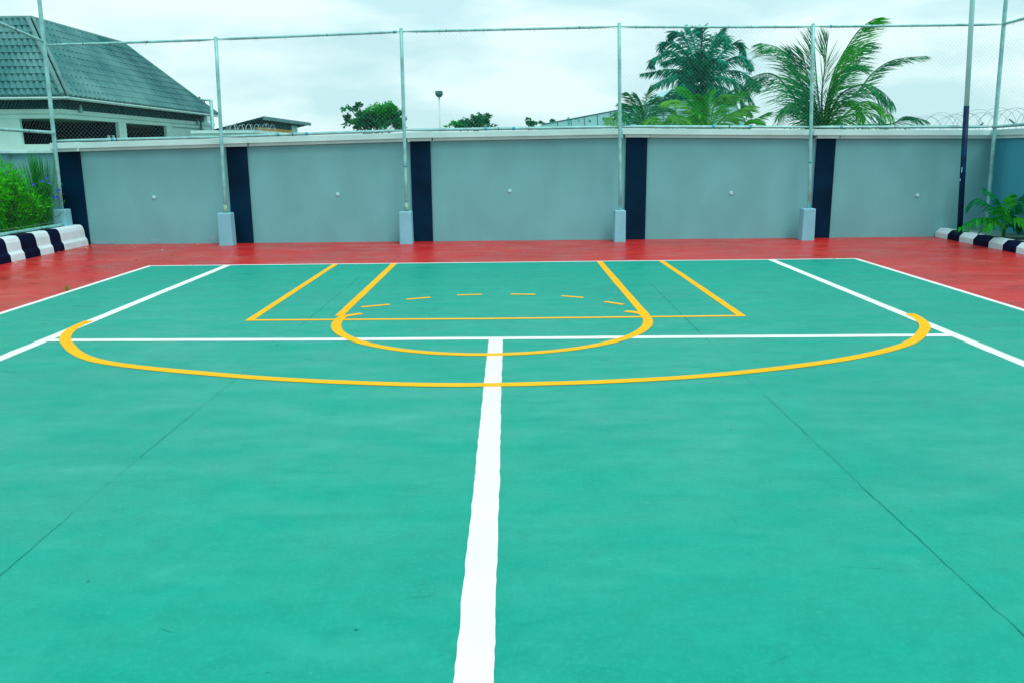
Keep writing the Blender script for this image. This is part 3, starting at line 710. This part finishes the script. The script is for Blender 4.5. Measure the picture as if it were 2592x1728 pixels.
# fascia and soffit
fh = Cc.z - at(167, 252, Ye).z
f = MB()
f.box(XEND, xE+.02, Ye-.03, Ye+.05, zE-fh, zE-.025); f.box(xE-.06, xE+.02, Ye+.05, y2, zE-fh, zE-.02)
f.box(XEND, xE+.08, Ye-.10, Ye-.032, zE-fh*.6, zE-.02); f.box(xE+.022, xE+.08, Ye-.03, y2, zE-fh*.6, zE-.02)
f.build('fascia', M_fascia, house)
OV = .55
yW, xW = Ye+OV, xE-OV
zs = zE-fh+.02
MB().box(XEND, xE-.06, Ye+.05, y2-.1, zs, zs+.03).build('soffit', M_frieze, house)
zb1 = at(167, 276.6, yW).z; zb2 = at(167, 288, yW).z; zb3 = at(166.5, 300, yW).z
yend = atx(518.5, 325, xW).y; yhend = atx(542, 325, xW).y
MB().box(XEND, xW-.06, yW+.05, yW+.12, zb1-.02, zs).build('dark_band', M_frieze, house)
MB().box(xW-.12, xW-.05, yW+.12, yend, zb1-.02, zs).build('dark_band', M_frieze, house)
bm = MB()
bm.box(XEND, xW+.06, yW-.06, yW+.4, zb2, zb1); bm.box(xW-.4, xW+.06, yW+.4, yhend, zb2, zb1)
bm.box(XEND, xW, yW, yW+.34, zb3, zb2-.003); bm.box(xW-.34, xW, yW+.34, yhend, zb3, zb2-.003)
bm.build('beam', M_hwhite, house)
# porch ceiling, back walls, columns, parapet
MB().box(XEND, xW-.34, yW+.345, yhend, zb3+.02, zb3+.06).build('porch_ceiling', M_porch, house)
xo = at(51, 330, yW).x
wl_ = MB(); wl_.box(XEND, xo, yW+.02, yW+.16, -.05, zb3-.003); wl_.build('wall', M_hwhite, house)
MB().box(xo+.003, xW-.02, yW+.03, yW+.18, -.05, at(90, 366, yW).z).build('parapet', M_hwhite, house)
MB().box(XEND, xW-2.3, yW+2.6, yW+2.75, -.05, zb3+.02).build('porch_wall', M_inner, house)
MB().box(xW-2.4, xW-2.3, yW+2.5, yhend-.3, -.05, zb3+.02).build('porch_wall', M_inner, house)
def col(pxa, pxb, name='column'):
    ya = atx(pxa, 340, xW).y; yb = atx(pxb, 340, xW).y
    MB().box(xW-.62, xW-.14, ya+.01, yb-.01, -.05, zb3-.004).build('column_reveal', M_inner, house)  # dark inner block set behind the pale column face
    return MB().box(xW-.135, xW-.004, ya, yb, -.05, zb3-.003).build(name, M_hwhite, house)
col(303, 322); col(423.5, 438); col(518.5, 542)
ya = atx(438, 340, xW).y; yb = atx(518.5, 340, xW).y
MB().box(xW-.30, xW-.10, ya, yb, -.05, zb3-.003).build('wall', M_hwhite, house)
MB().box(xW-.3, xW-.012, yend, yhend, zb1+.002, zs).build('wall', M_hwhite, house)
# inner lintels of the side openings
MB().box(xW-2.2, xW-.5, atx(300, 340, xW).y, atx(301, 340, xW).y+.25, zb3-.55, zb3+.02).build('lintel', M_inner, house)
for px, py in ((203, 279), (500, 311)):
    p = atx(px, py, xW+.12)
    fl = MB(); fl.tube([p+Vector((0, 0, -.09)), p+Vector((.02, 0, .02)), p+Vector((.03, 0, .17))], [.075, .06, .035], 8); fl.tube([p+Vector((-.13, 0, -.02)), p], .02, 6)
    fl.build('spotlight', M_galv, house, smooth=True)
for px in (275.5, 287):
    p = atx(px, 350, xW-.1); MB().box(p.x-.03, p.x+.03, p.y-.05, p.y+.05, 1.2, atx(px, 343.5, xW-.1).z).build('baluster', M_hwhite, house)

# pipe frame standing behind the house
Yf = 44
fr_ = thing('pipe_frame', 'small goal-shaped pipe frame poking up past the end of the tiled roof', 'frame', (at(520, 300, Yf).x, Yf, 0))
a, b_, c_, d_ = at(505, 249, Yf), at(534, 254, Yf), at(535, 330, Yf), at(505, 330, Yf)
MB().tube([(d_.x, Yf, 0), (a.x, Yf, a.z+.06)], .05, 6).build('upright', M_lampd, fr_, smooth=True)
MB().tube([(c_.x, Yf, 0), (b_.x, Yf, b_.z)], .085, 6).build('upright', M_galv, fr_, smooth=True)
ps_ = at(505, 253.5, Yf), at(534, 254.5, Yf)
MB().tube([ps_[0], ps_[1]], .05, 6).build('crossbar', M_galv, fr_, smooth=True)
for px in (517, 530.5):
    p = at(px, 254, Yf); MB().tube([p, p+Vector((0, 0, -.14))], .03, 5).build('hanger', M_lampd, fr_)

# ------------------------------------------------------------------ low dark-roofed building
Ys = 40.0
A_ = at(665, 296, Ys); L0 = at(540, 328.5, Ys); Rr = atx(785, 314, A_.x); th = A_.z-at(667, 304, Ys).z
shed = thing('low_building', 'low yellow building under a wide dark mono-pitch roof left of the rounded tree', 'building', (A_.x-1, Ys+4, 0))
rf_ = MB(); yb = Rr.y
rf_.hexa([(L0.x, Ys, L0.z-.04), (A_.x, Ys, A_.z-th*.6), (A_.x, yb, A_.z-th*.6), (L0.x, yb, L0.z-.04)], [(L0.x, Ys, L0.z), (A_.x, Ys, A_.z), (A_.x, yb, A_.z), (L0.x, yb, L0.z)])
rf_.build('roof', M_droof, shed)
MB().box(A_.x+.002, A_.x+.05, Ys-.02, yb, A_.z-th, A_.z+.02).build('fascia', M_dfascia, shed)
yw0 = atx(665, 330, A_.x-.9)
xw = A_.x-.8
pa = at(655, 331, Ys+1.2)
ywall = atx(737, 330, A_.x-.4).y
MB().box(A_.x-.65, A_.x-.4, Ys+.8, ywall, -.05, A_.z-th-.03).build('wall', M_yell, shed)
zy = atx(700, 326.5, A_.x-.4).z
MB().box(A_.x-.66, A_.x-.37, Ys+.75, ywall, zy, A_.z-th-.01).build('dark_band', M_droof, shed)  # dark strip painted on the wall in place of the deep eave's shaded underside
MB().box(A_.x-2.3, A_.x-.66, Ys+.9, Ys+1.1, -.05, L0.z-.02).build('wall', M_droof, shed)
MB().box(A_.x-2.2, A_.x-.66, Ys+1.5, yb-1, -.05, L0.z-.05).build('wall', M_droof, shed)
MB().box(A_.x-.62, A_.x-.38, ywall+.01, atx(753, 330, A_.x-.38).y, -.05, A_.z-th-.05).build('column', M_hwhite, shed)

# neighbour wall with bright razor wire, in front of it
Yn = 27.0
n0, n1_ = at(425, 331.5, Yn+4), at(640, 330, Yn)
n2_ = at(700, 342, Yn+6)
nw = thing('neighbour_wall', 'pale wall with flat coping and bright razor wire in front of the low building', 'wall', (n1_.x, Yn, 0))
b = MB(); b.box(at(484, 331, Yn).x, n1_.x, Yn, Yn+.2, -.05, n1_.z-.09); b.box(n1_.x-.2, n1_.x, Yn+.203, Yn+7, -.05, n1_.z-.09); b.build('wall_face', M_hwhite, nw)
b = MB(); b.box(at(484, 331, Yn).x, n1_.x+.06, Yn-.06, Yn+.26, n1_.z-.088, n1_.z); b.box(n1_.x-.26, n1_.x+.06, Yn+.263, Yn+7, n1_.z-.088, n1_.z); b.build('coping', M_coping, nw)
def coil(a, b, r, turns, name, m, parent, wr=.008, barb=.05, seed=1):
    a, b = Vector(a), Vector(b); ax = (b-a).normalized(); u = ax.cross(Vector((0, 0, 1))).normalized(); v = u.cross(ax)
    rng = random.Random(seed); pts = []; n = turns*18
    for i in range(n+1):
        t = i/n; an = 2*math.pi*i/18; rr2 = r*(1+.12*math.sin(an*.37+1)+.08*math.sin(an*.21))
        pts.append(a.lerp(b, t) + (u*math.cos(an)+v*math.sin(an))*rr2 + ax*(.25*(b-a).length/turns*math.sin(an*.5)))
    mb = MB(); mb.tube(pts, wr, 4)
    for i in range(0, n, 3):
        d = Vector((rng.gauss(0, 1), rng.gauss(0, 1), rng.gauss(0, 1))).normalized()*barb*.5
        mb.tube([pts[i]-d, pts[i]+d], wr*.5, 3)
    mb.tube([a-v*r*.2, b-v*r*.2], wr*.7, 4)
    return tag(mb.build(name, m, parent), *( (None,)*2 ))
rz = coil(at(566, 326, Yn), at(696, 325, Yn), 0.115, 13, 'razor_wire', M_steelp, None, .0055, .04)
tag(rz, 'short coil of bright razor wire on the pale wall before the low building', 'razor wire', 'coils of razor wire on the walls')

# ------------------------------------------------------------------ pale grey warehouse behind the palms
Yh = 42.0
wh = thing('warehouse', 'pale grey panelled building with sloping top edge behind the young palms', 'building', (at(1600, 300, Yh).x, Yh, 0))
prof = [(1372, 315.5), (1470, 297), (1565, 279), (1677, 258.5), (1742, 209), (1800, 232), (1860, 262), (1900, 330)]
pp = [at(*p, Yh) for p in prof]
b = MB()
pts = [(pp[0].x, Yh, -.05)] + [tuple(p) for p in pp] + [(pp[-1].x, Yh, -.05)]
b.face(pts); bk = [(x, Yh+9, z) for x, y, z in pts]; b.face(bk[::-1])
for i in range(len(pts)):
    j = (i+1) % len(pts); b.face([pts[i], bk[i], bk[j], pts[j]])
b.build('wall', M_ware, wh)
gr = [at(*p, Yh-.05) for p in ((1677, 260), (1742, 210.5), (1800, 233.5), (1860, 263), (1845, 268), (1760, 246), (1700, 262))]
gb = MB(); n_g = len(gr); gb.face(gr); gk = [p+Vector((0, .045, 0)) for p in gr]
for i in range(n_g): gb.face([gr[i], gk[i], gk[(i+1) % n_g], gr[(i+1) % n_g]])
gb.build('gable_board', M_droof, wh)
tr_ = MB()
for p, q in zip(pp[:-1], pp[1:]): tr_.tube([p+Vector((0, -.02, .0)), q+Vector((0, -.02, .0))], .022, 5)
tr_.build('edge_trim', M_dfascia, wh)
for px in (1411, 1445, 1478.5, 1511.5, 1544.5, 1577, 1610, 1643.5, 1677, 1709, 1742, 1775):
    k = 0
    for (a0, b0_), (a1, b1) in zip(prof[:-1], prof[1:]):
        if a0 <= px <= a1: k = b0_+(b1-b0_)*(px-a0)/(a1-a0)
    p = at(px, k+1, Yh); q = at(px+3.5, 345, Yh)
    MB().tube([p+Vector((0, -.015, 0)), q+Vector((0, -.015, 0))], .014, 4).build('panel_seam', M_seam, wh)
r = random.Random(8); M_patch = material('cyan_patch_tone', (.10, .55, .60), .7, .1, 4)  # irregular cyan patches scattered over the panels
for px in (1443, 1461, 1495, 1528, 1560, 1592):
    for py in (312, 309):
        c_ = at(px+r.uniform(-5, 5), py+r.uniform(-6, 4)-(px-1443)*.08, Yh); n_ = 9; s_ = r.uniform(.05, .13)
        MB().face([(c_.x+s_*.8*math.cos(t)*r.uniform(.5, 1.1), Yh-.006, c_.z+s_*1.3*math.sin(t)*r.uniform(.5, 1.2)) for t in [2*math.pi*i/n_ for i in range(n_)]]).build('cyan_patch', M_patch, wh)

# ------------------------------------------------------------------ neighbour wall and razor wire on the right
Xn = 11.0
nr = thing('neighbour_wall', 'low outer wall carrying razor wire beyond the right corner', 'wall', (Xn, 20, 0))
MB().box(Xn, Xn+.2, 14, 27, -.05, 1.95).build('wall_face', M_wall, nr)
t0 = atx(2330, 299, Xn+.1); t1_ = atx(2592, 271.5, Xn+.1)
zc = (t0.z+t1_.z)/2
rz = coil((Xn+.1, 26, zc-.36), (Xn+.1, 15, zc-.34), .36, 34, 'razor_wire', M_steelw, None, .0045, .05, 2)
tag(rz, 'long thin coil of razor wire seen through the fence near the right corner', 'razor wire', 'coils of razor wire on the walls')
for a, b_ in (((2480, 319), (2489, 312.5)), ((2555, 303), (2571, 316))):
    p, q = atx(*a, Xn-.02), atx(*b_, Xn-.02)
    MB().tube([p, q], .022, 4).build('wire_bracket', M_lampd, nr)

# ------------------------------------------------------------------ left shrubs
def leaf_at(mb, p, d, l, wd):
    sd2 = d.cross(Vector((R.gauss(0, 1), R.gauss(0, 1), R.gauss(0, 1))))
    if sd2.length < 1e-4: sd2 = Vector((1, 0, 0))
    sd2.normalize(); q = p+d*l*.5+Vector((0, 0, .04*l))
    mb.face([p, q+sd2*wd*.5, p+d*l+Vector((0, 0, -.12*l)), q-sd2*wd*.5])
def shrub(label, x, y, z0, h, rad, nst, mats, lf, wd, seed, lean=.25, name='shrub', dens=26, spread=1.0):
    r_ = random.Random(seed)
    t = thing(name, label, 'shrub', (x, y, z0), 'shrubs in the left bed')
    st = MB(); lv = [MB() for _ in mats]
    for s in range(nst):
        a = r_.uniform(0, 2*math.pi); k = r_.random()**.5
        bx, by = x+rad*.45*k*math.cos(a), y+rad*.45*k*math.sin(a)
        tx, ty = x+rad*k*math.cos(a)*spread+r_.gauss(0, .04), y+rad*k*math.sin(a)*spread*1.3+r_.gauss(0, .04)
        hh = h*(1-.35*k*k)*r_.uniform(.72, 1.05)
        P = spline([(bx, by, z0-.03), (bx*.6+tx*.4, by*.6+ty*.4, z0+hh*.5), (tx, ty, z0+hh)], 5)
        st.tube(P, [.006*(1-.6*i/(len(P)-1)) for i in range(len(P))], 4)
        for q in range(dens):
            f_ = r_.uniform(.12, 1)*(len(P)-1); i = min(int(f_), len(P)-2); p = P[i].lerp(P[i+1], f_-i)
            d = Vector((r_.gauss(0, 1), r_.gauss(0, 1), r_.gauss(.5, .6))).normalized()
            p2 = p + d*r_.uniform(0, .07)
            leaf_at(lv[r_.randrange(len(mats))], p2, d, lf*r_.uniform(.6, 1.3), wd*r_.uniform(.7, 1.2))
    st.build('stems', M_rachis, t)
    for m_, q in zip(mats, lv): q.build('foliage', m_, t)
    return t
shrub('tall fine-leaved bright green shrub at the frame edge above the striped kerb', -8.66, 14.35, .31, 1.36, .36, 190, [M_shrub, M_shrub], .095, .026, 1, dens=46)
shrub('fine-leaved green shrub between the frame edge shrub and the violet flowers', -8.72, 15.10, .31, 1.30, .40, 200, [M_shrub, M_shrub], .095, .026, 2, dens=46)
shrub('low green shrub spilling beside the corner fence footing', -8.66, 15.60, .31, .86, .36, 150, [M_shrub], .085, .024, 3, dens=44)
shrub('broad-leaved shrub with pale glossy leaves low behind the black kerb stones', -8.55, 13.95, .31, .80, .24, 50, [M_shrub2, M_shrub], .125, .050, 4, dens=30)
# rush-like clump with violet flowers
rx, ry = -8.54, 15.98
ru = thing('flowering_rush', 'clump of tall thin dark stems with violet flowers beside the corner fence post', 'plant', (rx, ry, .31))
st = MB()
for i in range(330):
    a = R.uniform(0, 6.28); k = R.random(); h = R.uniform(.7, 1.58)
    p = Vector((rx+.12*k*math.cos(a), ry+.14*k*math.sin(a), .29))
    d = Vector((math.cos(a)*.12*k+R.gauss(0, .05), math.sin(a)*.1*k+R.gauss(0, .04), 1)).normalized()
    blade(st, p, d, h, .020, Vector((math.cos(a+1), math.sin(a+1), 0)), .03, 4)
for i in range(160):
    a = R.uniform(0, 6.28); z = R.uniform(.5, 1.2)
    p = Vector((rx+R.gauss(.12, .14), ry+R.gauss(-.1, .14), z)); leaf_at(st, p, Vector((math.cos(a), math.sin(a), .8)).normalized(), .16, .014)
st.build('stems', M_stem, ru)
for px, py in ((123.5, 462), (85.5, 467), (72.5, 478), (107, 458), (134.5, 499.5), (145, 500.5), (119.5, 450), (149, 482)):
    c_ = at(px, py, 15.35 if px < 130 else 15.9); fl = MB()
    for k in range(5):
        a = 2*math.pi*k/5+px
        u = Vector((math.cos(a), -.35, math.sin(a))); s_ = Vector((-math.sin(a), 0, math.cos(a)))
        fl.face([c_, c_+u*.017+s_*.015, c_+u*.034, c_+u*.017-s_*.015])
    fl.build('flower', M_flower, ru)

# ------------------------------------------------------------------ small palm in the right bed
pb = atz(2541, 600, .15); Yp = pb.y
sp = thing('small_palm', 'small arching garden palm planted in the bed behind the right striped kerb', 'palm', (pb.x, pb.y, .13))
Bp = (2541, 598)
MB().tube([(pb.x, pb.y, .1), at(2540, 585, Yp), at(2546, 560, Yp)], [.035, .026, .018], 8).build('stem', M_rachis, sp, smooth=True)
pf = [([Bp, (2530, 565, -.1), (2505, 552, -.25), (2470, 556, -.4), (2428, 578, -.55)], .26, M_coco2), ([Bp, (2535, 560, .1), (2510, 525, .2), (2478, 505, .25), (2452, 520, .3)], .27, M_coco),
      ([Bp, (2545, 545, 0), (2552, 515, .05), (2560, 495, .1)], .30, M_coco2), ([Bp, (2552, 550, -.1), (2575, 520, -.2), (2605, 500, -.3)], .30, M_coco), ([Bp, (2556, 560, -.2), (2580, 552, -.35), (2612, 568, -.5)], .28, M_coco2),
      ([Bp, (2538, 555, -.2), (2535, 530, -.4), (2528, 522, -.55)], .28, M_coco2), ([Bp, (2540, 540, .2), (2520, 500, .35), (2490, 478, .45)], .22, M_coco), ([Bp, (2550, 570, .2), (2575, 565, .3), (2590, 580, .35)], .24, M_coco),
      ([Bp, (2550, 545, .15), (2580, 505, .25), (2610, 480, .3)], .26, M_ydark), ([Bp, (2532, 570, -.3), (2515, 562, -.5), (2490, 580, -.65)], .22, M_coco2)]
for i, (p, L_, m_) in enumerate(pf):
    frond(sp, pix(p, Yp), m_, L=L_, n=14, wd=.046, roll=.35, droop=.65, seed=200+i, ang=.45, tipang=.6, r0=.008, start=.3)

# ------------------------------------------------------------------ litter and weeds
r = random.Random(12)
for i, (px, py, s, dk) in enumerate(((235.5, 627, .06, 0), (307, 624.6, .035, 0), (336, 627.5, .055, 0), (342, 629.5, .03, 0), (500, 621.4, .06, 0), (410, 634.5, .05, 0), (219, 629, .04, 0), (212, 636, .04, 0), (193, 633, .045, 0), (150, 639.5, .05, 0), (165, 636, .045, 0), (180, 634.5, .03, 0), (41, 668.5, .07, 0), (59, 662.5, .04, 1), (52, 663.5, .05, 1), (346, 660, .05, 1), (222, 633, .03, 0))):
    g_ = atz(px, py); a = r.uniform(0, 6.28); d = Vector((math.cos(a), math.sin(a), 0)); q = Vector((-d.y, d.x, 0))
    mb = MB(); c_ = Vector((g_.x, g_.y, .006)); up_ = Vector((0, 0, 1))
    mb.face([c_-d*s*.6, c_-q*s*.3+up_*.012, c_+up_*.004]); mb.face([c_-q*s*.3+up_*.012, c_+d*s*.6+up_*.01, c_+up_*.004]); mb.face([c_+d*s*.6+up_*.01, c_+q*s*.3+up_*.014, c_+up_*.004]); mb.face([c_+q*s*.3+up_*.014, c_-d*s*.6, c_+up_*.004])
    tag(mb.build('fallen_leaf', M_litterd if dk else M_litter), 'dry brown curled leaf lying on the red floor near the left kerb' if dk else 'small pale dry leaf lying on the red floor by the wall and left kerb', 'leaf', 'brown leaves on the red floor' if dk else 'pale leaves on the red floor')
def weed(px, py, h, n, label, seed):
    r_ = random.Random(seed); g_ = atz(px, py); mb = MB()
    for i in range(n):
        a = r_.uniform(0, 6.28); d = Vector((math.cos(a)*r_.uniform(.1, .7), math.sin(a)*r_.uniform(.1, .5), 1)).normalized()
        blade(mb, Vector((g_.x+r_.gauss(0, .012), g_.y+r_.gauss(0, .01), -.002)), d, h*r_.uniform(.4, 1.1), .006, Vector((math.cos(a+1.5), math.sin(a+1.5), 0)), .15, 3)
    tag(mb.build('weed', M_weed), label, 'weed', 'weeds growing through the floor')
weed(171, 737, .125, 26, 'yellow-green weed tuft by the left white sideline on the red floor', 1)
weed(2134, 655, .055, 26, 'tiny weed tuft at the far right corner of the green court', 2)
weed(2110, 656.5, .025, 12, 'speck of weed against the baseline just left of the right corner weed', 3)
weed(1286, 630, .05, 10, 'single thin weed on the red floor below the middle wall bay', 4)
weed(434, 648, .05, 10, 'thin weed on the red floor below the first wall bay', 5)
